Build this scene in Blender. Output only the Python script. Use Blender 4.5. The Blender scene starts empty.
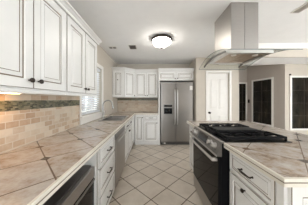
import bpy, bmesh, math, random
from mathutils import Vector, Matrix
random.seed(7)
S = bpy.context.scene
COL = S.collection
PI = math.pi

# ------------------------------------------------------------------ camera
cam_d = bpy.data.cameras.new('camera')
cam = bpy.data.objects.new('camera', cam_d); COL.objects.link(cam)
cam.location = (0, 0, 1.31); cam.rotation_euler = (PI/2, 0, 0)
cam_d.sensor_width = 36; cam_d.lens = 135/308*36
cam_d.shift_x = 3/308; cam_d.shift_y = -3/308
cam_d.clip_start = 0.05
S.camera = cam
# ------------------------------------------------------------------ world, exposure
w = bpy.data.worlds.new('world'); S.world = w; w.use_nodes = True
bg = w.node_tree.nodes['Background']
bg.inputs[0].default_value = (0.93, 0.97, 1.0, 1); bg.inputs[1].default_value = 2.6
S.view_settings.view_transform = 'Standard'; S.view_settings.look = 'None'
S.view_settings.gamma = 1; S.view_settings.use_curve_mapping = False
S.view_settings.exposure = 1.02
LAMP = 14.0            # ceiling bowl
UCL = .9              # under-cabinet strip

# ------------------------------------------------------------------ materials
class N:
    """small node-graph helper"""
    def __init__(s, name, rough=.5, metal=0.0, spec=.5):
        s.m = bpy.data.materials.new(name); s.m.use_nodes = True
        s.t = s.m.node_tree; s.b = s.t.nodes['Principled BSDF']
        s.b.inputs['Roughness'].default_value = rough
        s.b.inputs['Metallic'].default_value = metal
        s.b.inputs['Specular IOR Level'].default_value = spec
    def n(s, kind, **kw):
        d = s.t.nodes.new(kind)
        for k, v in kw.items(): setattr(d, k, v)
        return d
    def L(s, a, b): s.t.links.new(a, b)
    def math(s, op, a, b=None, c=None):
        d = s.n('ShaderNodeMath', operation=op)
        for i, v in enumerate((a, b, c)):
            if v is None: continue
            if isinstance(v, (int, float)): d.inputs[i].default_value = v
            else: s.L(v, d.inputs[i])
        return d.outputs[0]
    def mix(s, f, a, b):
        d = s.n('ShaderNodeMix', data_type='RGBA')
        for i, v in ((0, f), (6, a), (7, b)):
            if isinstance(v, (int, float)): d.inputs[i].default_value = v
            elif isinstance(v, tuple): d.inputs[i].default_value = (*v, 1)
            else: s.L(v, d.inputs[i])
        return d.outputs[2]
    def ramp(s, f, stops):
        d = s.n('ShaderNodeValToRGB'); e = d.color_ramp.elements
        while len(e) < len(stops): e.new(.5)
        for k, (p, c) in zip(e, stops): k.position = p; k.color = (*c, 1)
        s.L(f, d.inputs[0]); return d.outputs[0]
    def noise(s, vec, scale, detail=4, rough=.55):
        d = s.n('ShaderNodeTexNoise'); d.inputs['Scale'].default_value = scale
        d.inputs['Detail'].default_value = detail; d.inputs['Roughness'].default_value = rough
        s.L(vec, d.inputs['Vector']); return d.outputs['Fac']
    def obj(s, off=(0, 0, 0)):
        c = s.n('ShaderNodeTexCoord')
        a = s.n('ShaderNodeVectorMath', operation='ADD'); a.inputs[1].default_value = off
        s.L(c.outputs['Object'], a.inputs[0]); return a.outputs[0]
    def sep(s, v):
        d = s.n('ShaderNodeSeparateXYZ'); s.L(v, d.inputs[0]); return d.outputs
    def comb(s, x, y, z=0.0):
        d = s.n('ShaderNodeCombineXYZ')
        for i, v in enumerate((x, y, z)):
            if isinstance(v, (int, float)): d.inputs[i].default_value = v
            else: s.L(v, d.inputs[i])
        return d.outputs[0]
    def white(s, v):
        d = s.n('ShaderNodeTexWhiteNoise', noise_dimensions='3D'); s.L(v, d.inputs['Vector']); return d.outputs['Value']
    def color(s, c):
        if isinstance(c, tuple): s.b.inputs['Base Color'].default_value = (*c, 1)
        else: s.L(c, s.b.inputs['Base Color'])
        return s
    def bump(s, h, strength=.3, dist=.002):
        d = s.n('ShaderNodeBump'); d.inputs['Strength'].default_value = strength
        d.inputs['Distance'].default_value = dist
        s.L(h, d.inputs['Height']); s.L(d.outputs[0], s.b.inputs['Normal'])

def flat(name, c, rough=.5, metal=0., var=.04, scale=8, spec=.5):
    g = N(name, rough, metal, spec)
    f = g.noise(g.obj(), scale)
    lo = tuple(x*(1-var) for x in c); hi = tuple(min(1, x*(1+var)) for x in c)
    g.color(g.ramp(f, [(.3, lo), (.7, hi)])); return g.m

def diag_tile(name, pitch, ax, ay, grout_w, grout, ramp, rough, off=(0, 0, 0), insert=0, insert_col=(.05, .035, .025), nscale=6, tilevar=.25, gain=1.4):
    g = N(name, rough)
    v = g.obj(off); x, y, z = g.sep(v)
    x = g.math('SUBTRACT', x, ax); y = g.math('SUBTRACT', y, ay)
    k = 1/(pitch*math.sqrt(2))
    u = g.math('MULTIPLY', g.math('ADD', x, y), k); w_ = g.math('MULTIPLY', g.math('SUBTRACT', y, x), k)
    def edge(t): return g.math('ABSOLUTE', g.math('SUBTRACT', t, g.math('ROUND', t)))
    eu, ew = edge(u), edge(w_)
    gm = g.math('LESS_THAN', g.math('MINIMUM', eu, ew), grout_w/2/pitch)
    cell = g.comb(g.math('FLOOR', u), g.math('FLOOR', w_), 3.3)
    r = g.white(cell)
    sh = g.n('ShaderNodeVectorMath', operation='SCALE'); g.L(cell, sh.inputs[0]); sh.inputs[3].default_value = 2.37
    av = g.n('ShaderNodeVectorMath', operation='ADD'); g.L(v, av.inputs[0]); g.L(sh.outputs[0], av.inputs[1])
    f = g.noise(av.outputs[0], nscale, 6, .62)
    if insert:
        f2 = g.noise(av.outputs[0], nscale*5, 5, .65); f = g.math('ADD', g.math('MULTIPLY', f, .62), g.math('MULTIPLY', f2, .38))
        f = g.math('ADD', g.math('MULTIPLY', g.math('SUBTRACT', f, .5), gain), .51)
    f = g.math('ADD', f, g.math('MULTIPLY', g.math('SUBTRACT', r, .5), tilevar))
    c = g.ramp(f, ramp)
    c = g.mix(gm, c, grout)
    if insert:
        im = g.math('LESS_THAN', g.math('ADD', eu, ew), insert/pitch)
        par = g.math('FLOORED_MODULO', g.math('ADD', g.math('ROUND', u), g.math('MULTIPLY', g.math('ROUND', w_), 2.0)), 3.0)
        im = g.math('MULTIPLY', im, g.math('GREATER_THAN', g.math('ABSOLUTE', g.math('SUBTRACT', par, 1.0)), .5))
        cc = g.comb(g.math('ROUND', u), g.math('ROUND', w_), 1.7)
        ri = g.white(cc)
        ic = g.ramp(ri, [(.2, insert_col), (.55, (.17, .11, .07)), (.9, (.08, .06, .05))])
        c = g.mix(im, c, ic)
    g.color(c)
    g.bump(g.math('SUBTRACT', 1.0, gm), .4, .002)
    return g.m

def brick(name, axis, bw, bh, mortar_w, mortar, ramp, rough=.6, z0=0.0, nscale=25, nmix=.25, off=(0, 0, 0)):
    """axis: which object axis runs along the wall (0=x, 1=y)"""
    g = N(name, rough)
    v = g.obj(off); s = g.sep(v)
    row = g.math('DIVIDE', g.math('SUBTRACT', s[2], z0), bh)
    ri = g.math('FLOOR', row)
    u = g.math('ADD', g.math('DIVIDE', s[axis], bw), g.math('MULTIPLY', g.math('MODULO', g.math('ABSOLUTE', ri), 2.0), .5))
    ui = g.math('FLOOR', u)
    fu = g.math('MULTIPLY', g.math('ABSOLUTE', g.math('SUBTRACT', u, g.math('ROUND', u))), bw)
    fv = g.math('MULTIPLY', g.math('ABSOLUTE', g.math('SUBTRACT', row, g.math('ROUND', row))), bh)
    mm = g.math('LESS_THAN', g.math('MINIMUM', fu, fv), mortar_w/2)
    r = g.white(g.comb(ui, ri, 5.1))
    f = g.math('ADD', g.math('MULTIPLY', r, 1-nmix), g.math('MULTIPLY', g.noise(v, nscale), nmix))
    g.color(g.mix(mm, g.ramp(f, ramp), mortar))
    g.bump(g.math('SUBTRACT', 1.0, mm), .5, .003)
    return g.m

M = {}
M['paint'] = flat('antique white cabinet paint', (.75, .745, .725), .38, var=.02)
M['glaze'] = flat('brown glaze in the grooves', (.17, .125, .085), .5, var=.15)
M['bronze'] = flat('dark bronze', (.045, .036, .03), .38, .8, var=.2, scale=30)
M['wall'] = flat('greige wall paint', (.56, .51, .44), .8, var=.02)
M['nookwall'] = flat('taupe wall paint', (.48, .43, .385), .8, var=.02)
M['ceil'] = flat('white ceiling paint', (.93, .935, .935), .9, var=.015)
M['trim'] = flat('white trim paint', (.80, .78, .74), .45, var=.02)
M['edge'] = flat('cream counter edge', (.72, .68, .60), .4, var=.05)
M['floor'] = diag_tile('cream floor tile', .33, -.234, 1.998, .012, (.10, .065, .045),
    [(.25, (.50, .43, .355)), (.5, (.60, .53, .45)), (.75, (.68, .61, .53))], .32, nscale=5, tilevar=.12)
stone = [(.10, (.15, .10, .07)), (.24, (.34, .255, .19)), (.36, (.43, .365, .31)), (.6, (.54, .49, .445)), (.8, (.46, .40, .35)), (.96, (.29, .21, .155))]
trav = [(.08, (.40, .27, .175)), (.3, (.56, .43, .31)), (.55, (.66, .57, .46)), (.75, (.58, .48, .37)), (.92, (.46, .32, .21))]
M['splashL'] = brick('tumbled travertine brick', 1, .105, .053, .006, (.62, .56, .47), trav, z0=.012)
M['splashB'] = brick('travertine brick of the rear wall', 0, .105, .053, .005, (.66, .60, .52), trav, z0=.012, nmix=.5)
mos = [(.1, (.03, .03, .018)), (.35, (.10, .10, .055)), (.55, (.22, .21, .13)), (.75, (.06, .065, .04)), (.95, (.34, .29, .19))]
M['mosL'] = brick('green brown glass mosaic', 1, .03, .0125, .002, (.16, .145, .11), mos, .25)
M['mosB'] = brick('green brown glass mosaic of the rear wall', 0, .03, .0125, .002, (.25, .22, .17), mos, .25)
def steel(name, c=(.60, .58, .56), r=.38):
    g = N(name, r, 1.0)
    s = g.sep(g.obj()); v = g.comb(g.math('MULTIPLY', s[0], 4.), g.math('MULTIPLY', s[1], 4.), g.math('MULTIPLY', s[2], 160.))
    f = g.noise(v, 6, 2)
    g.color(g.ramp(f, [(.3, tuple(x*.93 for x in c)), (.7, tuple(min(1, x*1.06) for x in c))]))
    return g.m
M['steel'] = steel('brushed stainless steel')
M['fridge'] = steel('brushed stainless refrigerator skin', (.27, .255, .24), .28)
M['chimney'] = steel('satin chimney steel', (.42, .40, .38), .42)
M['app'] = steel('brushed appliance steel', (.42, .40, .38), .34)
M['basin_shade'] = steel('shaded sink basin steel', (.24, .235, .23), .42)  # shade inside the bowls is put into this darker steel colour
M['dark_steel'] = steel('dark stainless steel', (.24, .23, .22), .35)
M['chrome'] = flat('satin nickel', (.45, .44, .42), .22, 1.0, var=.03)
M['black'] = flat('black enamel', (.008, .008, .009), .3, var=.1, spec=.04)
M['iron'] = flat('cast iron', (.012, .012, .013), .45, var=.2, scale=60, spec=.04)
M['griddle'] = flat('grey seasoned iron', (.03, .03, .03), .45, var=.2, spec=.05)
M['blackglass'] = flat('black oven glass', (.010, .008, .007), .04, var=.05, spec=.08)
M['recess_shade'] = flat('painted recess shade', (.02, .018, .016), .7, var=.1)  # near-black fill, recess shade put into the colour
M['nookglass'] = None
g = N('opaque dark mottled window glass', .08, spec=.25)
s_ = g.sep(g.obj()); f = g.noise(g.comb(g.math('MULTIPLY', s_[0], 5.), g.math('MULTIPLY', s_[1], 5.), g.math('MULTIPLY', s_[2], 1.1)), 1.6, 3)
g.color(g.ramp(f, [(.3, (.006, .006, .005)), (.55, (.018, .016, .012)), (.75, (.045, .034, .022))])); M['nookglass'] = g.m  # opaque panes, dark brown mottle in the base colour
M['plate'] = flat('beige outlet cover', (.60, .52, .42), .4)
M['slat'] = flat('white blind slat', (.80, .82, .85), .4, var=.02)
M['exterior'] = flat('grey brown added outdoor wall', (.22, .20, .19), .8, var=.3, scale=3)
M['paper'] = flat('white paper sticker', (.8, .78, .75), .6)
M['screen'] = flat('dark display', (.01, .012, .014), .12)
M['filter'] = flat('grease filter mesh with brown reflection tint', (.42, .33, .24), .38, .9, var=.25, scale=40)  # brown reflection from below is tinted into the filter colour
def glassy(name, tint, gl):
    m = bpy.data.materials.new(name); m.use_nodes = True; t = m.node_tree
    for n_ in list(t.nodes): t.nodes.remove(n_)
    o = t.nodes.new('ShaderNodeOutputMaterial'); a = t.nodes.new('ShaderNodeBsdfTransparent'); a.inputs[0].default_value = (*tint, 1)
    b = t.nodes.new('ShaderNodeBsdfGlossy'); b.inputs['Roughness'].default_value = .03
    lw = t.nodes.new('ShaderNodeLayerWeight'); lw.inputs[0].default_value = .5
    pw = t.nodes.new('ShaderNodeMath'); pw.operation = 'POWER'; pw.inputs[1].default_value = 5.0
    ma = t.nodes.new('ShaderNodeMath'); ma.operation = 'MULTIPLY_ADD'; ma.inputs[1].default_value = gl; ma.inputs[2].default_value = .03
    t.links.new(lw.outputs['Facing'], pw.inputs[0]); t.links.new(pw.outputs[0], ma.inputs[0])
    mx = t.nodes.new('ShaderNodeMixShader')
    t.links.new(ma.outputs[0], mx.inputs[0]); t.links.new(a.outputs[0], mx.inputs[1]); t.links.new(b.outputs[0], mx.inputs[2]); t.links.new(mx.outputs[0], o.inputs[0])
    return m
M['glass'] = glassy('clear window glass', (.96, .98, .98), .6)
M['hoodglass'] = glassy('clear curved hood glass', (.94, .96, .95), .5)
M['glassedge'] = flat('polished glass edge', (.22, .25, .24), .15, var=.1)
def emit(name, c, st):
    m = bpy.data.materials.new(name); m.use_nodes = True; b = m.node_tree.nodes['Principled BSDF']
    b.inputs['Base Color'].default_value = (*c, 1); b.inputs['Emission Color'].default_value = (*c, 1); b.inputs['Emission Strength'].default_value = st
    return m
M['bowl'] = emit('lit frosted glass', (1, .95, .87), LAMP)
M['ucl'] = emit('warm under cabinet lamp', (1, .52, .18), UCL*20)
M['hoodlamp'] = flat('frosted lamp lens', (.75, .72, .66), .4)

# ------------------------------------------------------------------ mesh helpers
class B:
    def __init__(s): s.bm = bmesh.new()
    def _add(s, verts, faces, mat):
        vs = [s.bm.verts.new(v) for v in verts]
        out = []
        for f in faces:
            try:
                fc = s.bm.faces.new([vs[i] for i in f]); fc.material_index = mat; out.append(fc)
            except ValueError: pass
        return vs, out
    def box(s, x0, x1, y0, y1, z0, z1, mat=0, bev=0):
        v = [(x, y, z) for z in (z0, z1) for y in (y0, y1) for x in (x0, x1)]
        vs, fs = s._add(v, [(0, 2, 3, 1), (4, 5, 7, 6), (0, 1, 5, 4), (2, 6, 7, 3), (0, 4, 6, 2), (1, 3, 7, 5)], mat)
        if bev:
            ed = list({e for f in fs for e in f.edges})
            r = bmesh.ops.bevel(s.bm, geom=ed, offset=bev, segments=2, affect='EDGES', profile=.5)
            for f in r['faces']: f.material_index = mat
        return s
    def prism(s, poly, a0, a1, axis, mat=0):
        """poly of 2-D points in the plane of the two other axes, extruded along axis"""
        def P(p, a):
            q = list(p); q.insert(axis, a); return tuple(q)
        n = len(poly)
        s._add([P(p, a0) for p in poly]+[P(p, a1) for p in poly],
               [tuple(range(n))[::-1], tuple(range(n, 2*n))]+[(i, (i+1) % n, n+(i+1) % n, n+i) for i in range(n)], mat)
        return s
    def tube(s, path, r, seg=10, mat=0, cap=True):
        P = [Vector(p) for p in path]; rings = []
        up = Vector((.137, .271, .953)).normalized(); n = None
        for i, p in enumerate(P):
            t = (P[min(i+1, len(P)-1)]-P[max(i-1, 0)]).normalized()
            if n is None: n = t.cross(up).normalized()
            else: n = (n - t*n.dot(t)).normalized()
            b = t.cross(n); rr = r[i] if isinstance(r, (list, tuple)) else r
            rings.append([p+(n*math.cos(2*PI*k/seg)+b*math.sin(2*PI*k/seg))*rr for k in range(seg)])
        vv = [v for q in rings for v in q]
        f = [(i*seg+k, i*seg+(k+1) % seg, (i+1)*seg+(k+1) % seg, (i+1)*seg+k) for i in range(len(P)-1) for k in range(seg)]
        if cap: f += [tuple(range(seg))[::-1], tuple(range((len(P)-1)*seg, len(P)*seg))]
        s._add(vv, f, mat); return s
    def lathe(s, prof, origin=(0, 0, 0), axis=(0, 0, 1), seg=24, mat=0):
        """prof: (radius, height) pairs along axis"""
        q = Vector((0, 0, 1)).rotation_difference(Vector(axis).normalized()); o = Vector(origin)
        vv = []; n = len(prof)
        for (r, h) in prof:
            for k in range(seg): vv.append(o+q @ Vector((max(r, 1e-4)*math.cos(2*PI*k/seg), max(r, 1e-4)*math.sin(2*PI*k/seg), h)))
        f = [(i*seg+k, i*seg+(k+1) % seg, (i+1)*seg+(k+1) % seg, (i+1)*seg+k) for i in range(n-1) for k in range(seg)]
        f += [tuple(range(seg))[::-1], tuple(range((n-1)*seg, n*seg))]
        s._add(vv, f, mat); return s
    def panel(s, x0, x1, z0, z1, y=0.0, th=.02, frame=.055, mat=0, gm=1, raised=True, gw=.007):
        """raised-panel door front facing -y: back at y, front at y-th; glaze in the grooves"""
        k = min(1, (x1-x0)/.24, (z1-z0)/.24); fr = frame*k; g_ = gw*max(k, .55)
        rings = [(0, 0, mat), (0, th-.003, mat), (.0025, th, gm), (fr, th, mat), (fr+.004*k, th-.007, mat), (fr+.004*k+g_, th-.008, gm), (fr+.004*k+g_+.022*k, th-.001, mat), (fr+.004*k+g_+.022*k+gw*.5, th-.0025, gm), (fr+.004*k+g_+.022*k+gw*.5+.002, th-.001, mat)]
        if not raised: rings = rings[:-3]
        idx = []; vv = []
        for (i, d, _) in rings:
            idx.append(len(vv)); vv += [(x0+i, y-d, z0+i), (x1-i, y-d, z0+i), (x1-i, y-d, z1-i), (x0+i, y-d, z1-i)]
        vs = [s.bm.verts.new(v) for v in vv]
        def F(l, m_):
            f = s.bm.faces.new([vs[i] for i in l]); f.material_index = m_
        F((3, 2, 1, 0), mat)
        for r in range(len(rings)-1):
            a, b = idx[r], idx[r+1]
            for k2 in range(4): F((a+k2, a+(k2+1) % 4, b+(k2+1) % 4, b+k2), rings[r+1][2])
        e = idx[-1]; F((e, e+1, e+2, e+3), mat)
        return s
    def build(s, name, mats, parent=None, loc=None, smooth=False):
        bmesh.ops.recalc_face_normals(s.bm, faces=s.bm.faces[:])
        if loc is not None: bmesh.ops.translate(s.bm, vec=-Vector(loc), verts=s.bm.verts[:])
        me = bpy.data.meshes.new(name); s.bm.to_mesh(me); s.bm.free()
        for m in (mats if isinstance(mats, (list, tuple)) else [mats]): me.materials.append(m)
        if smooth:
            for p in me.polygons: p.use_smooth = True
            try: me.set_sharp_from_angle(angle=math.radians(40))
            except Exception: pass
        o = bpy.data.objects.new(name, me); COL.objects.link(o)
        if parent: o.parent = parent
        if loc is not None: o.location = loc
        return o

def thing(name, label, cat, loc=(0, 0, 0), rz=0, group=None):
    o = bpy.data.objects.new(name, None); COL.objects.link(o)
    o.location = loc; o.rotation_euler = (0, 0, rz); o.empty_display_size = .1
    o['label'] = label; o['category'] = cat
    if group: o['group'] = group
    return o
def tag(o, label, cat, group=None):
    o['label'] = label; o['category'] = cat
    if group: o['group'] = group
    return o
def struct(o, label=None):
    o['kind'] = 'structure'
    if label: o['label'] = label
    return o
PG = [M['paint'], M['glaze']]
def knob(parent, x, z, y=-.02):
    B().lathe([(.005, 0), (.005, .012), (.012, .016), (.0155, .022), (.0145, .029), (.008, .033)], (x, y, z), (0, -1, 0), 16).build('knob', M['bronze'], parent, smooth=True)
def pull(parent, x, z, y=-.02, half=.055, vertical=False):
    b = B()
    pts = []
    for k in range(13):
        t = -1+k/6; pts.append((x+t*(half+.012), y-.030+.006*t*t, z))
    if vertical: pts = [(x, p[1], z+(p[0]-x)) for p in pts]
    b.tube(pts, [.0035+.0035*(1-abs(-1+k/6)**2) for k in range(13)], 10)
    for s_ in (-1, 1):
        q = (x+s_*half, z) if not vertical else (x, z+s_*half)
        b.lathe([(.008, 0), (.0065, .004), (.004, .012), (.0045, .026)], (q[0], y, q[1]), (0, -1, 0), 12)
    b.build('pull_handle', M['bronze'], parent, smooth=True)
def door(parent, x0, x1, z0, z1, knob_at=None, frame=.055, name='door', gw=.0075):
    d = B().panel(x0, x1, z0, z1, frame=frame, gw=gw).build(name, PG, parent)
    if knob_at: knob(d, *knob_at)
    return d
def drawer(parent, x0, x1, z0, z1, frame=.035, half=.055, handle=True):
    d = B().panel(x0, x1, z0, z1, frame=frame).build('drawer', PG, parent)
    if handle: pull(d, (x0+x1)/2, (z0+z1)/2, half=half)
    return d
def crown_prof(o=0.0, z=0.0, h=.085, p=.07):
    # profile in (outward, z): outward positive is away from the cabinet face
    return [(-.02+o, z), (o+.006, z), (o+.012, z+.018), (o+.030, z+.030), (o+.048, z+.055), (o+p-.006, z+h-.018), (o+p, z+h-.014), (o+p, z+h), (-.02+o, z+h)]

# ------------------------------------------------------------------ structure
WX = -1.09     # left wall face
YB = 4.40      # back wall face
ZC = 2.46      # ceiling
struct(B().box(-1.24, 6, -2.3, 4.62, -.1, 0).build('floor', M['floor']))
struct(B().box(-1.24, 6, -2.3, 2.85, ZC, ZC+.12).box(-1.24, 2.42, 2.85, 4.62, ZC, ZC+.12).build('ceiling', M['ceil']))
# left wall around the window opening
wy0, wy1, wz0, wz1 = 2.09, 2.98, 1.05, 1.97
struct(B().box(WX-.15, WX, -2.3, wy0, 0, ZC).box(WX-.15, WX, wy1, 4.55, 0, ZC).box(WX-.15, WX, wy0, wy1, 0, wz0).box(WX-.15, WX, wy0, wy1, wz1, ZC).build('wall_left', M['wall']))
struct(B().box(WX, 1.245, YB, YB+.15, 0, ZC).build('wall_back', M['wall']))
# pantry wall with the door opening
px0, px1 = 1.245, 2.42; py = 3.72
dx0, dx1, dzt = 1.565, 2.155, 2.045
struct(B().box(px0, dx0, py, py+.12, 0, ZC).box(dx1, px1, py, py+.12, 0, ZC).box(dx0, dx1, py, py+.12, dzt, ZC)
       .box(px0, px0+.1, py+.12, YB+.15, 0, ZC).box(px1-.1, px1, py+.12, YB+.2, 0, ZC).build('wall_pantry', M['wall']))
# header beam and nook soffit
soffit = [(2.85, 2.2), (3.4, 2.2), (4.6, 2.445), (4.6, 2.58), (2.85, 2.58)]
struct(B().prism([(2.87, 2.2), (3.4, 2.2), (3.715, 2.264), (3.715, ZC-.002), (2.87, ZC-.002)], 1.86, 2.42, 0)
       .prism(soffit, 2.4205, 4.7, 0).build('ceiling_nook', M['ceil']))
struct(B().box(1.855, 4.7, 2.82, 2.849, 2.198, ZC-.001).build('wall_header', M['wall']))
struct(B().prism([(2.82-.0, 2.37), (2.80, 2.37), (2.79, 2.40), (2.765, 2.44), (2.76, ZC-.001), (2.82, ZC-.001)], 1.855, 4.7, 0).build('trim_1', M['trim']))
# nook walls
struct(B().box(2.42, 3.25, 4.5, 4.62, 0, 2.44).build('wall_nook', M['nookwall']))
A0 = Vector((3.2, 4.5, 0)); A1 = Vector((3.375, 3.4, 0))
dirB = (A1-A0).normalized(); nB = Vector((-dirB.y, dirB.x, 0))
if nB.x > 0: nB = -nB        # points into the nook (toward -x)
pB = [(A0.x, A0.y), (A1.x, A1.y), (A1.x+.25, A1.y+.05), (A0.x+.25, A0.y+.1)]
struct(B().prism(pB, 0, 2.44, 2).build('wall_nook_side', M['nookwall']))
struct(B().box(3.376, 4.7, 3.4, 3.55, 0, 2.25).build('wall_nook_front', M['wall']))
struct(B().box(4.7, 4.82, 2.3, 3.6, 0, ZC).build('wall_right', M['wall']))

struct(B().box(.45, 3.5, -2.3, -2.15, 0, ZC).build('wall_rear_added', M['wall']))  # unseen wall, added so the refrigerator reflects less bright sky
# ------------------------------------------------------------------ window 1 (left wall, over the sink)
wn = thing('window_1', 'bright window over the sink with white casing', 'window', (WX, (wy0+wy1)/2, wz0)); struct(wn); del wn['category']
def inW(b, name, m, parent=wn): return b.build(name, m, parent)
ox, oy, oz = wn.location
def lb(b, x0, x1, y0, y1, z0, z1, **k): return b.box(x0-ox, x1-ox, y0-oy, y1-oy, z0-oz, z1-oz, **k)
b = B()
lb(b, WX, WX+.018, wy0-.05, wy0, wz0, wz1+.07); lb(b, WX, WX+.018, wy1, wy1+.07, wz0, wz1+.07); lb(b, WX, WX+.022, wy0, wy1, wz1, wz1+.07)
inW(b, 'casing', M['trim'])
b = B(); lb(b, WX-.14, WX+.05, wy0-.055, wy1+.085, wz0-.03, wz0-.001, bev=.006); lb(b, WX, WX+.03, wy0-.05, wy1+.08, .925, wz0-.031)
inW(b, 'sill', M['trim'])
b = B(); X0, X1 = WX-.14, WX-.10
for (a0, a1, c0, c1) in ((wy0, wy0+.04, wz0, wz1), (wy1-.04, wy1, wz0, wz1), (wy0+.04, wy1-.04, wz0, wz0+.045), (wy0+.04, wy1-.04, wz1-.045, wz1), (wy0+.04, wy1-.04, 1.49, 1.53)):
    lb(b, X0, X1, a0, a1, c0, c1)
lb(b, X0, X1, (wy0+wy1)/2-.012, (wy0+wy1)/2+.012, wz0+.045, wz1-.045)
inW(b, 'sash', M['trim'])
b = B(); lb(b, WX-.122, WX-.118, wy0+.04, wy1-.04, wz0+.045, wz1-.045); inW(b, 'pane', M['glass'])

bl = thing('window_blind', 'white slatted blind hanging in the window over the sink', 'blind', (WX-.05, (wy0+wy1)/2, wz0))
def bb(): return B()
L0 = wy0-bl.location.y+.012; L1 = -L0
b = B(); n = 20; zt = wz1-wz0
for k in range(n):
    z = .035+k*(zt-.10)/n; a = math.radians(28); hw = .022
    p = []
    for s_, t in ((-1, -.0015), (-.3, .001), (.3, .001), (1, -.0015)): p.append((s_*hw*math.cos(a)-t*math.sin(a), z+s_*hw*math.sin(a)+t*math.cos(a)))
    q = [(x, zz+.0018) for x, zz in p][::-1]
    b.prism(p+q, L0, L1, 1)
b.bm.verts.ensure_lookup_table()
b.build('slats', M['slat'], bl)
B().box(-.03, .03, L0, L1, zt-.055, zt-.004, bev=.004).build('head_rail', M['slat'], bl)
B().box(-.022, .022, L0, L1, .004, .022, bev=.003).build('bottom_rail', M['slat'], bl)
b = B()
for yy in (-.3, 0, .3): b.tube([(.024, yy, .02), (.024, yy, zt-.05)], .0012, 6); b.tube([(-.024, yy, .02), (-.024, yy, zt-.05)], .0012, 6)
b.build('ladder_cords', M['slat'], bl)
b = B(); b.tube([(.034, L0+.05, zt-.06), (.036, L0+.05, .35)], .004, 8); b.build('tilt_wand', M['slat'], bl)
# added wall outside that window, sized to shade the blind and darken slat gaps
struct(B().box(-2.3, -2.2, .5, 8.5, -.1, 2.0).build('wall_shade_outside', M['exterior']))

# ------------------------------------------------------------------ nook windows
def darkwin(name, org, rz, wd, z0, z1, mid):
    t = thing(name, 'x', 'x', (org[0], org[1], z0), rz); del t['label']; del t['category']; struct(t)
    h = z1-z0; c = .045
    b = B()
    for q in ((-c, 0, -c, h+c), (wd, wd+c, -c, h+c), (0, wd, h, h+c), (0, wd, -c, 0)): b.box(q[0], q[1], -.022, -.001, q[2], q[3], bev=.003)
    b.build('window_frame', M['trim'], t)
    B().box(0, wd, -.007, -.001, 0, h).build('pane', M['nookglass'], t)
    b = B()
    for k in range(1, mid+1): b.box(wd*k/(mid+1)-.006, wd*k/(mid+1)+.006, -.012, -.0072, 0, h)
    for k in (1, 2, 3): b.box(0, wd, -.0105, -.0072, h*k/4-.004, h*k/4+.004)
    b.build('muntins', M['bronze'], t)
    return t
darkwin('window_2', (2.925, 4.5), 0, .225, .60, 1.835, 1)
pb = A0+dirB*((4.27-4.5)/(dirB.y)); pe = A0+dirB*((3.711-4.5)/(dirB.y))
darkwin('window_3', (pb.x, pb.y), math.atan2(dirB.y, dirB.x), (pe-pb).length, .605, 1.878, 1)
darkwin('window_4', (3.53, 3.4), 0, .95, .58, 1.862, 2)
ps = A0+dirB*((4.43-4.5)/dirB.y)
t = thing('light_switch', 'small dark switch on taupe wall beside the middle dark window', 'switch', (ps.x, ps.y, 1.2), math.atan2(dirB.y, dirB.x))
B().box(-.035, .035, -.006, -.0005, 0, .11, bev=.002).build('cover_plate', M['bronze'], t)
B().box(-.012, .012, -.013, -.0062, .035, .075, bev=.002).build('toggle', M['black'], t)
B().lathe([(.022, 0), (.022, .012), (.016, .018)], (0, 0, 0), (0, -1, 0), 16).build('wall_sensor', M['bronze'], None, smooth=True)
o = bpy.data.objects['wall_sensor']; o.location = (3.50, 3.3995, 1.935); tag(o, 'small round dark sensor on wall above corner of the rightmost dark window', 'sensor')

# ------------------------------------------------------------------ pantry door
dr = thing('door_1', 'white panelled pantry door in white casing', 'door', ((dx0+dx1)/2, py, 0)); del dr['category']; struct(dr)
hw = (dx1-dx0)/2
b = B()
b.box(-hw-.058, -hw, -.018, -.001, 0, dzt+.058, bev=.004).box(hw, hw+.058, -.018, -.001, 0, dzt+.058, bev=.004).box(-hw, hw, -.018, -.001, dzt, dzt+.058, bev=.004)
b.build('casing', M['trim'], dr)
b = B()
b.box(-hw+.003, hw-.003, .03, .06, .008, dzt-.003)
fr = .095
def arch(b, x0, x1, z0, z1, arc):
    """recessed moulded panel with an arched head, on the face at y=.03"""
    def outline(i):
        pts = [(x0+i, z0+i), (x1-i, z0+i)]
        for k in range(9):
            t = k/8; pts.append((x1-i-(x1-x0-2*i)*t, z1-i-arc*(1-math.sin(PI*t))))
        return pts
    rings = [(0, .030), (.008, .022), (.020, .027), (.032, .022)]
    vv = []; m_ = 11
    for i, y in rings: vv += [(p[0], y, p[1]) for p in outline(i)]
    f = [(r*m_+k, r*m_+(k+1) % m_, (r+1)*m_+(k+1) % m_, (r+1)*m_+k) for r in range(3) for k in range(m_)]
    f.append(tuple(range(3*m_, 4*m_))); b._add(vv, f, 0)
for (xa, xb) in ((-hw+.075, -.028), (.028, hw-.075)):
    arch(b, xa, xb, 1.05, 1.90, .04); arch(b, xa, xb, .2, .86, 0.)
slab = b.build('door_slab', M['trim'], dr)
kx = -hw+.05
B().lathe([(.03, 0), (.03, .006), (.011, .01), (.011, .035), (.024, .042), (.029, .056), (.022, .068), (.008, .072)], (kx, .03, .945), (0, -1, 0), 20).build('door_knob', M['bronze'], slab, smooth=True)

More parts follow.
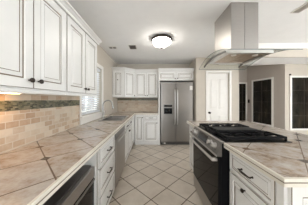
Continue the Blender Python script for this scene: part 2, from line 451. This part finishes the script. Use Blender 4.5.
# ------------------------------------------------------------------ ceiling fittings
cl = thing('ceiling_light', 'round flush ceiling light with dark rim and lit frosted bowl', 'ceiling light', (.20, 2.55, ZC))
B().lathe([(.05, -.001), (.19, -.004), (.20, -.02), (.195, -.045), (.178, -.05), (.172, -.03), (.05, -.02)], seg=40).build('rim', M['bronze'], cl, smooth=True)
prof = [(.172, -.048)]+[(.172*math.cos(a*PI/20), -.048-.105*math.sin(a*PI/20)) for a in range(1, 10)]+[(.008, -.153)]
B().lathe(prof, seg=40).build('bowl', M['bowl'], cl, smooth=True)
B().lathe([(.006, -.150), (.018, -.155), (.020, -.163), (.010, -.172), (.012, -.180), (.004, -.188)], seg=16).build('finial', M['bronze'], cl, smooth=True)
def vent(name, label, x, y, lx, ly, cat, along=0, bladem='dark_steel'):
    t = thing(name, label, cat, (x, y, ZC))
    c = .014
    b = B()
    for q in ((-lx, lx, -ly, -ly+c), (-lx, lx, ly-c, ly), (-lx, -lx+c, -ly+c, ly-c), (lx-c, lx, -ly+c, ly-c)): b.box(*q, -.009, -.001)
    b.build('vent_frame', M['trim'], t)
    B().box(-lx+c, lx-c, -ly+c, ly-c, -.003, -.0012).build('backing', M['recess_shade'], t)  # dark sheet standing in for the shade behind the louvres
    b = B(); n = 7
    for k in range(n):
        u = -1+(2*k+1)/n
        if along == 0: yy = u*(ly-c); b.prism([(yy-.006, -.0034), (yy-.005, -.0034), (yy+.008, -.010), (yy+.007, -.010)], -lx+c, lx-c, 0)
        else:
            xx = u*(lx-c); b.prism([(xx-.006, -.0034), (xx-.005, -.0034), (xx+.008, -.010), (xx+.007, -.010)], -ly+c, ly-c, 1)
    b.build('louvres', M[bladem], t)
vent('ceiling_vent', 'grey louvred ceiling vent beside the round light', -.40, 2.95, .085, .12, 'vent')
vent('ceiling_vent', 'long narrow ceiling vent to the right of the range hood', 1.90, 1.62, .055, .17, 'vent', 1, 'steel')
t = thing('ceiling_spotlight', 'small twin recessed spot in the ceiling nearest the left cabinets', 'spotlight', (-.845, 2.98, ZC))
B().box(-.085, .085, -.06, .06, -.007, -.001, bev=.002).build('housing', M['trim'], t)
for s_ in (-1, 1):
    B().lathe([(.034, -.0072), (.034, -.014), (.024, -.014), (.020, -.009), (.004, -.009)], (s_*.04, 0, 0), seg=18).build('lamp', M['dark_steel'], t, smooth=True)

# ------------------------------------------------------------------ cabinets
RL, RR = PI/2, -PI/2     # facing +x (left run), facing -x (island)
def wall_cab(label, loc, rz, wd, dp, z0, z1, crown=.085, right_end=False, left_end=False):
    t = thing('wall_cabinet', label, 'cabinet', loc, rz, None)
    h = z1-z0
    B().box(.0015, wd-.0015, .0, dp, 0, h).build('case', PG, t)
    kw = (wd-.012)/2
    door(t, .006, .004+kw, .012, h-.012, (kw-.028, .062))
    door(t, .008+kw, wd-.006, .012, h-.012, (kw+.042, .062))
    return t
# left run of wall cabinets: fronts at x = -.77 (door faces), z 1.37 - 2.05, crown to 2.13
LX = -.79
def lcrown(t, wd, end):
    pr = crown_prof(.02, .055, .055, .05)
    b = B(); b.prism([(-o, z+.68) for o, z in pr], .0, wd+(.045 if end else 0), 0)
    if end: b.prism([(wd+o-.02, z+.68) for o, z in pr], -.02, .295, 1)
    b.build('crown_molding', M['paint'], t)
lw = []
for k, (y0, wd, lab) in enumerate(((.535, .70, 'white raised panel wall cabinet nearest the camera over the tiled backsplash'), (1.236, .70, 'white raised panel wall cabinet between the near one and the window'))):
    t = wall_cab(lab, (LX, y0, 1.37), RL, wd, .298, 1.37, 2.105); lw.append(t)
    t['group'] = 'white wall cabinets on the left wall'
    lcrown(t, wd-.001, k == 1)
    B().prism([(-.018, 0), (-.002, 0), (-.002, -.022), (-.012, -.022), (-.018, -.012)], .002, wd-.002, 0).build('light_rail', M['paint'], t)
# under-cabinet strip lamp
t = thing('under_cabinet_light', 'slim warm strip light under the nearest wall cabinet above the brick backsplash', 'light', (-.98, .90, 1.3695))
B().box(-.03, .03, -.10, .10, -.016, -.0005, bev=.002).build('housing', M['trim'], t)
B().box(-.02, .02, -.09, .09, -.018, -.0162).build('diffuser', M['ucl'], t)

# rear run of wall cabinets
ZT = 2.125
t = thing('corner_wall_cabinet', 'white angled corner wall cabinet with knobbed end panel beside the window', 'cabinet', (WX, YB, 1.37))
fp = [(.002, -.002), (.002, -.61), (.325, -.61), (.60, -.335), (.60, -.002)]
B().prism(fp, 0, ZT-1.37, 2).build('case', PG, t)
b = B().panel(.03, .31, .012, ZT-1.37-.012, -.61, gw=.010); d = b.build('end_panel', PG, t); knob(d, .165, .49, -.63)
dl = math.hypot(.275, .275)
b = B().panel(.012, dl-.012, .012, ZT-1.37-.012, gw=.010); d = b.build('door', PG, t); d.location = (.325, -.61, 0); d.rotation_euler = (0, 0, PI/4); knob(d, dl-.04, .06)
pr = crown_prof(0, ZT-1.37, .08, .07)
b = B(); b.prism([(-.61-o, z) for o, z in pr], .002, .325+.04, 0)
b.prism([(-.335-o-.0, z) for o, z in pr], .585, .60, 0)
for p0, p1 in (((.325, -.61), (.60, -.335)),):
    n2 = Vector((1, -1)).normalized(); vv = []; m_ = len(pr)
    for (c, e) in ((p0, .0), (p1, .0)):
        for o_, z in pr: vv.append((c[0]+n2.x*o_, c[1]+n2.y*o_, z))
    b._add(vv, [tuple(range(m_))[::-1], tuple(range(m_, 2*m_))]+[(i, (i+1) % m_, m_+(i+1) % m_, m_+i) for i in range(m_)], 0)
b.build('crown_molding', M['paint'], t)
def rear_cab(label, x0, x1, yf, z0, z1, crown_over=(0, 0), kz=.06):
    wd = x1-x0
    t = thing('wall_cabinet', label, 'cabinet', (x0, yf, z0))
    B().box(.0015, wd-.0015, 0, YB-yf-.002, 0, z1-z0).build('case', PG, t)
    k = (wd-.012)/2
    door(t, .006, .004+k, .012, z1-z0-.012, (k-.026, kz), frame=.05, gw=.010)
    door(t, .008+k, wd-.006, .012, z1-z0-.012, (k+.040, kz), frame=.05, gw=.010)
    B().prism([(-o-.02, z) for o, z in crown_prof(0, z1-z0, .08, .055)], .0-crown_over[0], wd+crown_over[1], 0).build('crown_molding', M['paint'], t)
    return t
rear_cab('white two door wall cabinet on the rear wall left of the refrigerator', -.488, .205, 4.07, 1.37, ZT)
fc = rear_cab('short white two door cabinet over the refrigerator', .212, 1.238, 3.93, 1.86, ZT)
t = thing('cabinet_divider', 'tall white side panel between base cabinet and refrigerator', 'panel', (.2425, 3.93, 0))
B().box(-.0245, .016, -.05, .46, 0, 1.857, bev=.002).build('board', M['paint'], t)

# base cabinets ----------------------------------------------------
def base_case(t, wd, dp, h=.873, kick=True, openings=None):
    b = B()
    b.box(.001, wd-.001, .0, dp, .10, h)
    b.build('case', PG, t)
    B().box(.001, wd-.001, .055, dp, 0, .0985).build('toe_kick', M['paint'], t)
CX = -.50     # case face of the left run; drawer faces at -.48
DP = CX-WX-.004
# built-in appliance in an open housing
t = thing('base_cabinet', 'white cabinet housing around the black glass appliance nearest the camera', 'cabinet', (CX, .44, 0), RL)
W_ = .80
B().box(.001, .035, 0, DP, .1, .873).box(W_-.035, W_-.001, 0, DP, .1, .873).box(.035, W_-.035, 0, DP, .842, .873).box(.035, W_-.035, 0, DP, .1, .125).box(.035, W_-.035, DP-.012, DP, .125, .842).build('case', PG, t)
B().panel(.001, .036, .1, .873, 0, .018, .012, raised=False).panel(W_-.036, W_-.001, .1, .873, 0, .018, .012, raised=False).box(.037, W_-.037, -.016, -.0005, .845, .873).build('face_frame', PG, t)
B().box(.001, W_-.001, .055, DP, 0, .0985).build('toe_kick', M['paint'], t)
ap = thing('built_in_appliance', 'built-in black glass appliance with stainless top band under the left counter', 'appliance', (CX, .44, .127), RL)
B().box(.04, W_-.04, .03, DP-.03, 0, .60, bev=.004).build('housing', M['dark_steel'], ap)
B().box(.045, W_-.045, -.002, .0285, .505, .593, bev=.004).build('control_band', M['app'], ap)
d = B().box(.045, W_-.045, .004, .0285, .012, .498, bev=.003).build('door', M['blackglass'], ap)
B().box(.05, W_-.05, -.008, .0035, .475, .492, bev=.003).build('door_trim', M['dark_steel'], d)
# drawer stack
t = thing('drawer_cabinet', 'narrow white base cabinet with three drawers beside the dishwasher', 'cabinet', (CX, 1.242, 0), RL)
W_ = .57; base_case(t, W_, DP)
for z0, z1 in ((.655, .855), (.385, .640), (.115, .370)): drawer(t, .03, W_-.03, z0, z1, half=.05)
# dishwasher
t = thing('dishwasher', 'stainless dishwasher set under the counter between drawers and sink cabinet', 'dishwasher', (CX, 1.815, 0), RL)
W_ = .63
B().box(.002, W_-.002, .02, DP-.02, .1, .868).build('tub', M['recess_shade'], t)
d = B().box(.006, W_-.006, -.024, .019, .115, .755, bev=.005).build('door', M['app'], t)
B().tube([(.05, -.055, .735), (W_-.05, -.055, .735)], .010, 12).build('handle', M['steel'], d, smooth=True)
cp = B().box(.006, W_-.006, -.022, .019, .76, .868, bev=.004).build('control_panel', M['dark_steel'], t)
B().box(.006, W_-.006, .04, .06, .0, .098).build('toe_kick', M['black'], t)
# sink base
t = thing('sink_cabinet', 'white base cabinet under the sink with pull handle on its false drawer', 'cabinet', (CX, 2.448, 0), RL)
W_ = .93; base_case(t, W_, DP, .70)
B().box(.001, W_-.001, -.0005, .012, .70, .873).build('apron', M['paint'], t)
for x0, x1 in ((.02, .462), (.468, W_-.02)):
    drawer(t, x0, x1, .715, .86, half=.05)
door(t, .02, .462, .115, .70, (.43, .64)); door(t, .468, W_-.02, .115, .70, (.50, .64))
# corner base
t = thing('corner_base_cabinet', 'plain white corner base unit between sink cabinet and rear cabinets', 'cabinet', (CX, 3.380, 0), RL)
B().box(.001, YB-3.380-.003, 0, DP, .1, .873).build('case', PG, t)
B().box(.001, .40, .055, DP, 0, .0985).build('toe_kick', M['paint'], t)
B().panel(.012, .455, .115, .86).build('filler_panel', PG, t)
# rear base cabinet
YF = 3.865
t = thing('base_cabinet', 'white rear base cabinet with a narrow door and a drawer over a door', 'cabinet', (-.478, YF, 0))
W_ = .694; base_case(t, W_, YB-YF-.004)
door(t, .02, .262, .115, .86, (.235, .80), frame=.05, gw=.010); 
drawer(t, .275, W_-.018, .715, .86, half=.05); door(t, .275, W_-.018, .115, .70, (W_-.05, .645), frame=.05, gw=.010)

# worktops ---------------------------------------------------------
EX = -.465; ZTOP = .917
sx0, sx1, sy0, sy1 = -.955, -.545, 2.50, 3.20
t = thing('worktop', 'long tiled worktop along the left wall and rear wall holding the sink', 'worktop', (-.78, 1.5, .875))
L = (-.78, 1.5, .875)
def tl(b, *a):
    b.box(a[0]-L[0], a[1]-L[0], a[2]-L[1], a[3]-L[1], a[4]-L[2], a[5]-L[2]); return b
b = B()
for q in ((WX+.002, EX, .42, sy0), (WX+.002, sx0, sy0, sy1), (sx1, EX, sy0, sy1), (WX+.002, EX, sy1, YB-.002), (EX, .217, YF-.025, YB-.002)): tl(b, *q, .875, ZTOP)
cm = diag_tile('slate and travertine counter tile set diagonally', .31, -.701-L[0], .898-L[1], .008, (.15, .105, .075), stone, .22, insert=.034, nscale=8, tilevar=.28, gain=1.8)
b.build('tile_top', cm, t)
b = B()
tl(b, EX, EX+.013, .42, YF-.040, .872, .9155); tl(b, EX, .217, YF-.039, YF-.0255, .872, .9155)
b.build('edge_trim', M['edge'], t)
b = B(); tl(b, EX+.0131, EX+.0155, .42, YF-.043, .893, .897); tl(b, EX+.0155, .217, YF-.0415, YF-.0391, .893, .897); b.build('grout_line', M['glaze'], t)

# backsplash ---------------------------------------------------------
bs = thing('backsplash', 'tumbled travertine brick backsplash with dark mosaic band on the left wall', 'backsplash', (WX, 0, ZTOP))
b = B(); b.box(.001, .014, .42, 2.03, .001, .305).box(.001, .014, .42, 2.03, .385, .452)
b.build('brick_tiles', M['splashL'], bs)
B().box(.001, .016, .42, 2.03, .3055, .3845).build('mosaic_band', M['mosL'], bs)
bs = thing('backsplash', 'travertine backsplash with thin green mosaic band on the rear wall', 'backsplash', (0, YB, ZTOP))
B().box(WX+.004, .215, -.014, -.001, .001, .365).box(WX+.004, .215, -.014, -.001, .437, .452).build('brick_tiles', M['splashB'], bs)
B().box(WX+.004, .215, -.016, -.001, .3655, .4365).build('mosaic_band', M['mosB'], bs)
for yy, zz, lab in ((1.545, 1.13, 'beige outlet plate on the brick backsplash, the one farther from the window'), (1.865, 1.13, 'beige outlet plate on the brick backsplash, the one beside the window')):
    t = thing('outlet', lab, 'outlet', (WX+.0145, yy, zz), RL, 'outlet plates on the left backsplash')
    B().box(-.042, .042, -.006, 0, -.062, .062, bev=.002).build('cover_plate', M['plate'], t)
    for s_ in (-1, 1): B().box(-.014, .014, -.0085, -.0062, s_*.025-.013, s_*.025+.013, bev=.002).build('socket', M['plate'], t)

# sink and faucet ------------------------------------------------------
t = thing('sink', 'stainless double bowl sink set in the tiled counter under the window', 'sink', ((sx0+sx1)/2, (sy0+sy1)/2, ZTOP))
hx, hy = (sx1-sx0)/2, (sy1-sy0)/2
b = B(); r_ = .022
for q in ((-hx-r_, -hx+.012, -hy-r_, hy+r_), (hx-.012, hx+r_, -hy-r_, hy+r_), (-hx+.012, hx-.012, -hy-r_, -hy+.012), (-hx+.012, hx-.012, hy-.012, hy+r_), (-hx+.012, hx-.012, -.018, .018)):
    b.box(*q, .0005, .008, bev=.002)
b.build('rim', M['app'], t)
for y0, y1 in ((-hy+.012, -.018), (.018, hy-.012)):
    b = B(); x0, x1 = -hx+.012, hx-.012; D = .17; i = .03; th = .002
    for a, bz, sgn in ((0, 0, 1),):
        top = [(x0, y0, .0), (x1, y0, .0), (x1, y1, .0), (x0, y1, .0)]; bot = [(x0+i, y0+i, -D), (x1-i, y0+i, -D), (x1-i, y1-i, -D), (x0+i, y1-i, -D)]
        b._add(top+bot, [(0, 1, 5, 4), (1, 2, 6, 5), (2, 3, 7, 6), (3, 0, 4, 7), (4, 5, 6, 7)], 0)
    bw_ = b.build('basin', M['basin_shade'], t)
    B().lathe([(.04, -D+.001), (.042, -D+.004), (.03, -D+.004), (.02, -D+.002)], (0, (y0+y1)/2, 0), seg=20).build('drain', M['dark_steel'], bw_, smooth=True)
t = thing('faucet', 'tall gooseneck faucet in satin nickel arching over the sink', 'faucet', (-1.022, 2.89, ZTOP))
B().lathe([(.026, .0005), (.026, .008), (.020, .014), (.017, .03), (.017, .10), (.0135, .105)], seg=20).build('base', M['chrome'], t, smooth=True)
pts = [(0, 0, .10), (0, 0, .20), (0, 0, .275)]+[(.10-.10*math.cos(a*PI/12), 0, .275+.10*math.sin(a*PI/12)) for a in range(1, 12)]+[(.203, 0, .262)]
B().tube(pts, .014, 12).build('gooseneck_spout', M['chrome'], t, smooth=True)
B().lathe([(.012, 0), (.016, .012), (.0175, .06), (.014, .075)], (.2035, 0, .265), (.06, 0, -1), 16).build('spray_head', M['chrome'], t, smooth=True)
b = B(); b.lathe([(.012, 0), (.012, .03)], (0, .015, .07), (0, 1, 0), 14); b.tube([(0, .045, .07), (.01, .06, .10), (.015, .075, .15)], [.007, .006, .005], 10)
b.build('lever', M['chrome'], t, smooth=True)

# refrigerator -----------------------------------------------------------
FX0, FX1, FY = .275, 1.222, 3.85
t = thing('refrigerator', 'stainless side by side refrigerator with ice and water dispenser', 'refrigerator', (FX0, FY, 0))
W_ = FX1-FX0; sp = .435
B().box(.004, W_-.004, .06, .52, .02, 1.82, bev=.004).build('cabinet_body', M['dark_steel'], t)
fd = B()
h0, h1 = .105, 1.81
dx_0, dx_1, dz_0, dz_1 = .075, .355, .865, 1.185
for q in ((.006, dx_0, h0, h1), (dx_1, sp-.004, h0, h1), (dx_0, dx_1, h0, dz_0), (dx_0, dx_1, dz_1, h1)): fd.box(q[0], q[1], 0, .056, q[2], q[3])
fd = fd.build('freezer_door', M['fridge'], t)
rd = B().box(sp+.004, W_-.006, 0, .056, h0, h1, bev=.008).build('refrigerator_door', M['fridge'], t)
dp_ = B().box(dx_0+.001, dx_1-.001, .045, .055, dz_0+.001, dz_1-.001).build('dispenser', M['black'], fd)
b = B()
for q in ((dx_0+.001, dx_0+.022, dz_0+.001, dz_1-.001), (dx_1-.022, dx_1-.001, dz_0+.001, dz_1-.001), (dx_0+.022, dx_1-.022, dz_0+.001, dz_0+.03)): b.box(q[0], q[1], -.008, .044, q[2], q[3], bev=.003)
b.box(dx_0+.022, dx_1-.022, -.006, .044, dz_1-.12, dz_1-.001)
b.build('dispenser_frame', M['dark_steel'], fd)
b = B()
for k in range(2): b.box(.13+k*.11, .20+k*.11, .015, .03, dz_0+.08, dz_0+.16)
b.box(.10, .33, -.009, -.0062, dz_1-.09, dz_1-.03)
b.build('dispenser_paddles', M['screen'], fd)
for nm, par, xx in (('handle', fd, sp-.035), ('handle', rd, sp+.038)):
    b = B(); b.tube([(xx, -.002, .60), (xx, -.045, .64), (xx, -.055, .70), (xx, -.055, 1.50), (xx, -.045, 1.56), (xx, -.002, 1.60)], .0125, 12); b.build(nm, M['steel'], par, smooth=True)
b = B(); b.box(.01, W_-.01, .03, .06, .02, .098); b.build('base_grille', M['black'], t)
b = B()
for k in range(4): b.box(.03, W_-.03, .024, .0295, .03+k*.017, .037+k*.017)
b.build('grille_slats', M['dark_steel'], t)
B().box(W_-.115, W_-.035, -.0018, -.0002, 1.58, 1.70).build('energy_sticker', M['paper'], rd)
b = B().box(.09, .14, -.001, .029, .045, .075); b.build('grille_badge', M['paper'], t)

# island -------------------------------------------------------------------
IX = .72          # case face, drawer faces at .70
Y0, YR0, YR1, Y1 = .71, 1.232, 1.992, 2.472
ID = 1.335-IX
t = thing('island_cabinet', 'white island cabinet with drawer and knobbed door at the near end', 'cabinet', (IX, YR0-.003, 0), RR)
W_ = YR0-.003-Y0; base_case(t, W_, ID)
drawer(t, .025, W_-.055, .69, .855, frame=.032, half=.055); 
d = B().panel(.025, W_-.055, .115, .675, frame=.05).build('door', PG, t); knob(d, .225, .632)
# corner post and end panels facing the camera
B().box(W_-.045, W_-.001, -.02, -.0005, .1, .873).build('corner_post', PG, t)
ep = B(); ep.panel(.0, .31, .1, .865).panel(.325, .615, .1, .865); ep = ep.build('end_panel', PG, t)
ep.location = (W_+.0205-.02, .0, 0); ep.rotation_euler = (0, 0, PI/2)
t2 = thing('island_cabinet', 'plain white island cabinet at the far end beyond the range', 'cabinet', (IX, Y1, 0), RR)
W_ = Y1-YR1-.003; base_case(t2, W_, ID)
drawer(t2, .02, W_-.02, .69, .855, frame=.032); door(t2, .02, W_-.02, .115, .675, (.40, .62))
t3 = thing('island_back_panel', 'white panelled back of the island behind the range and cabinets', 'panel', (1.355, 1.6, 0))
b = B(); b.box(-.016, .016, Y0-1.6+.001, Y1-1.6-.001, 0, .873); b.build('board', M['paint'], t3)
t = thing('island_worktop', 'tiled island worktop wrapped around the black range', 'worktop', (1.2, 1.6, .875))
L = (1.2, 1.6, .875)
IE = .677; IR = 1.74; IY0 = .685; IY1 = 2.50
b = B()
for q in ((IE, IR, IY0, YR0-.001), (1.302, IR, YR0-.001, YR1+.001), (IE, IR, YR1+.001, IY1)): tl(b, *q, .875, ZTOP)
im = diag_tile('slate and travertine island tile set diagonally', .31, .98-L[0], .86-L[1], .006, (.20, .145, .105), stone, .22, insert=.036, nscale=8, tilevar=.40, gain=1.9)
b.build('tile_top', im, t)
b = B()
tl(b, IE-.013, IE, IY0-.013, YR0-.001, .872, .9155); tl(b, IE-.013, IE, YR1+.001, IY1+.013, .872, .9155)
tl(b, IE, IR, IY0-.013, IY0, .872, .9155); tl(b, IE, IR, IY1, IY1+.013, .872, .9155); tl(b, IR, IR+.013, IY0-.013, IY1+.013, .872, .9155)
b.build('edge_trim', M['edge'], t)
b = B(); tl(b, IE-.0155, IE-.0131, IY0-.0155, YR0-.001, .893, .897); tl(b, IE-.0131, IR, IY0-.0155, IY0-.0131, .893, .897); b.build('grout_line', M['glaze'], t)

# range -----------------------------------------------------------------------
RF = .65          # oven door back plane (body front)
t = thing('range', 'black and stainless gas range set into the island', 'range', (RF, YR1-.004, 0), RR)
W_ = YR1-YR0-.008; RD = 1.298-RF
B().box(0, W_, .0, RD, .03, .905, bev=.003).build('body', M['black'], t)
B().box(.01, W_-.01, .05, RD-.05, 0, .029).build('feet_plinth', M['black'], t)
dr_ = B().box(.004, W_-.004, -.022, -.0005, .05, .215, bev=.004).build('drawer', M['app'], t)
od = B().box(.004, W_-.004, -.026, -.0005, .225, .775, bev=.004).build('oven_door', M['black'], t)
B().box(.012, W_-.012, -.030, -.0262, .232, .768, bev=.002).build('oven_glass', M['blackglass'], od)
b = B(); b.tube([(.02, -.075, .748), (W_/2, -.085, .752), (W_-.02, -.075, .748)], .013, 12)
for xx in (.035, W_-.035): b.box(xx-.015, xx+.015, -.08, -.0302, .733, .763, bev=.004)
b.build('handle', M['steel'], od, smooth=True)
# sloped control panel
cpz = [(-.0005, .785), (-.040, .785), (-.044, .80), (-.006, .918), (.03, .918), (.03, .906), (-.0005, .904)]
cp = B().prism(cpz, 0, W_, 0).build('control_panel', M['dark_steel'], t)
B().box(0, W_, -.052, -.0445, .784, .80, bev=.002).box(0, W_, -.0105, .02, .9185, .9225).build('panel_trim', M['steel'], cp)
nrm = Vector((0, -.118, .038)).normalized()
for k, xx in enumerate((.07, .15, W_-.17, W_-.08)):
    c = Vector((xx, -.0245, .86))
    kb = B(); kb.lathe([(.031, .001), (.031, .006), (.025, .010), (.023, .038), (.018, .043)], c, nrm, 18); kb = kb.build('control_knob', M['steel'], cp, smooth=True)
c = Vector((W_/2-.02, -.0245, .86)); up = Vector((0, .038, .118)).normalized()
b = B(); vv = []
for o_ in (.0008, .004):
    for sx_, sz_ in ((-1, -1), (1, -1), (1, 1), (-1, 1)): vv.append(c+Vector((sx_*.125, 0, 0))+up*(sz_*.042)+nrm*o_)
b._add(vv, [(0, 1, 2, 3), (4, 5, 6, 7), (0, 1, 5, 4), (1, 2, 6, 5), (2, 3, 7, 6), (3, 0, 4, 7)], 0); b.build('display', M['screen'], cp)
# cooktop
B().box(-.0, W_, .031, RD, .9055, .921, bev=.004).build('cooktop', M['black'], t)
for x in (.16, W_-.16):
    for y in (.18, .48):
        B().lathe([(.055, .9215), (.055, .926), (.038, .930), (.036, .938), (.02, .940)], (x, y, 0), seg=22).build('burner', M['iron'], t, smooth=True)
B().box(W_/2-.085, W_/2+.085, .10, RD-.07, .9535, .966, bev=.003).build('griddle', M['griddle'], t)
for (x0, x1) in ((.02, W_/3-.004), (W_/3+.004, 2*W_/3-.004), (2*W_/3+.004, W_-.02)):
    b = B(); y0, y1 = .055, RD-.03; zg0, zg1 = .944, .964
    mid = x0 > .2 and x1 < W_-.2
    for q in ((x0, x0+.012, y0, y1), (x1-.012, x1, y0, y1), (x0+.012, x1-.012, y0, y0+.012), (x0+.012, x1-.012, y1-.012, y1), (x0+.012, x1-.012, (y0+y1)/2-.006, (y0+y1)/2+.006)):
        b.box(*q, zg0, zg1 if not mid else .953)
    if not mid:
        xm = (x0+x1)/2
        for yc in (.18, .48):
            for s_ in (-1, 1):
                b.box(xm-.006, xm+.006, yc+s_*.03 if s_ > 0 else yc-.11, yc+.11 if s_ > 0 else yc-.03, zg0+.002, zg1+.002)
                b.box(xm+.03 if s_ > 0 else x0+.012, x1-.012 if s_ > 0 else xm-.03, yc-.006, yc+.006, zg0+.002, zg1+.002)
    for xx in (x0, x1-.014):
        for yy in (y0, y1-.014): b.box(xx, xx+.014, yy, yy+.014, .9215, zg0)
    b.build('grate', M['iron'], t)

# range hood -----------------------------------------------------------------------
HX, HY = 1.08, 1.66
t = thing('range_hood', 'stainless island range hood with curved glass canopy hung from ceiling', 'range hood', (HX, HY, 1.81))
def hb(b, x0, x1, y0, y1, z0, z1, **k): return b.box(x0-HX, x1-HX, y0-HY, y1-HY, z0-1.81, z1-1.81, **k)
bx0, bx1, by0, by1 = .80, 1.30, 1.43, 1.89
b = B()
zb, zt_ = 1.805, 1.842
for q in ((bx0, bx0+.05, by0, by1), (bx1-.05, bx1, by0, by1), (bx0+.05, bx1-.05, by0, by0+.045), (bx0+.05, bx1-.05, by1-.045, by1)): hb(b, *q, zb, zt_)
hb(b, bx0+.05, bx1-.05, by0+.045, by1-.045, zb+.022, zt_)
b.build('canopy', M['steel'], t)
fl = B(); hb(fl, bx0+.055, (bx0+bx1)/2-.004, by0+.05, by1-.05, zb+.006, zb+.0215); hb(fl, (bx0+bx1)/2+.004, bx1-.055, by0+.05, by1-.05, zb+.006, zb+.0215)
fl.build('grease_filter', M['filter'], t)
for xx in (bx0+.13, bx1-.13):
    B().lathe([(.028, 0), (.028, -.006), (.020, -.008)], (xx-HX, by0+.09-HY, zb+.0055-1.81), seg=18).build('lamp', M['hoodlamp'], t, smooth=True)
# curved glass
gx0, gx1, gy0, gy1, gp = .745, 1.465, 1.30, 2.10, 1.68
def gz(y): return 1.868-.078*((y-gp)/.38)**2
n = 24; pts = [gy0+(gy1-gy0)*k/n for k in range(n+1)]
poly = [(y-HY, gz(y)-1.81) for y in pts]+[(y-HY, gz(y)+.008-1.81) for y in reversed(pts)]
# glass sheet: open in the middle where the chimney passes stays hidden by it
bg_ = B().prism(poly, gx0-HX, gx1-HX, 0)
for f in bg_.bm.faces:
    nx = f.normal; f.normal_update()
    if abs(f.normal.x) > .9: f.material_index = 1
    else:
        ys = [v.co.y for v in f.verts]
        if max(ys)-min(ys) < .005: f.material_index = 1
bg_.build('glass_canopy', [M['hoodglass'], M['glassedge']], t, smooth=True)
# chimney
cx0, cx1, cy0, cy1 = .945, 1.268, 1.592, 2.01
b = B(); hb(b, cx0, cx0+.158, cy0, cy1, 1.8425, ZC-.002, bev=.003); hb(b, cx0+.161, cx1, cy0, cy1, 1.8425, ZC-.002, bev=.003); hb(b, cx0+.15, cx0+.17, cy0+.01, cy1-.01, 1.845, ZC-.004)
b.build('chimney', M['chimney'], t)
# dark curved side rails of the canopy, following the glass
for xx in (bx0-.012, bx1+.001):
    ys = [by0+.01+(2.0-by0)*k/14 for k in range(15)]
    pr = [(y-HY, gz(y)-.004-1.81) for y in ys]+[(y-HY, gz(y)-.026-1.81) for y in reversed(ys)]
    B().prism(pr, xx-HX, xx+.011-HX, 0).build('side_rail', M['dark_steel'], t)
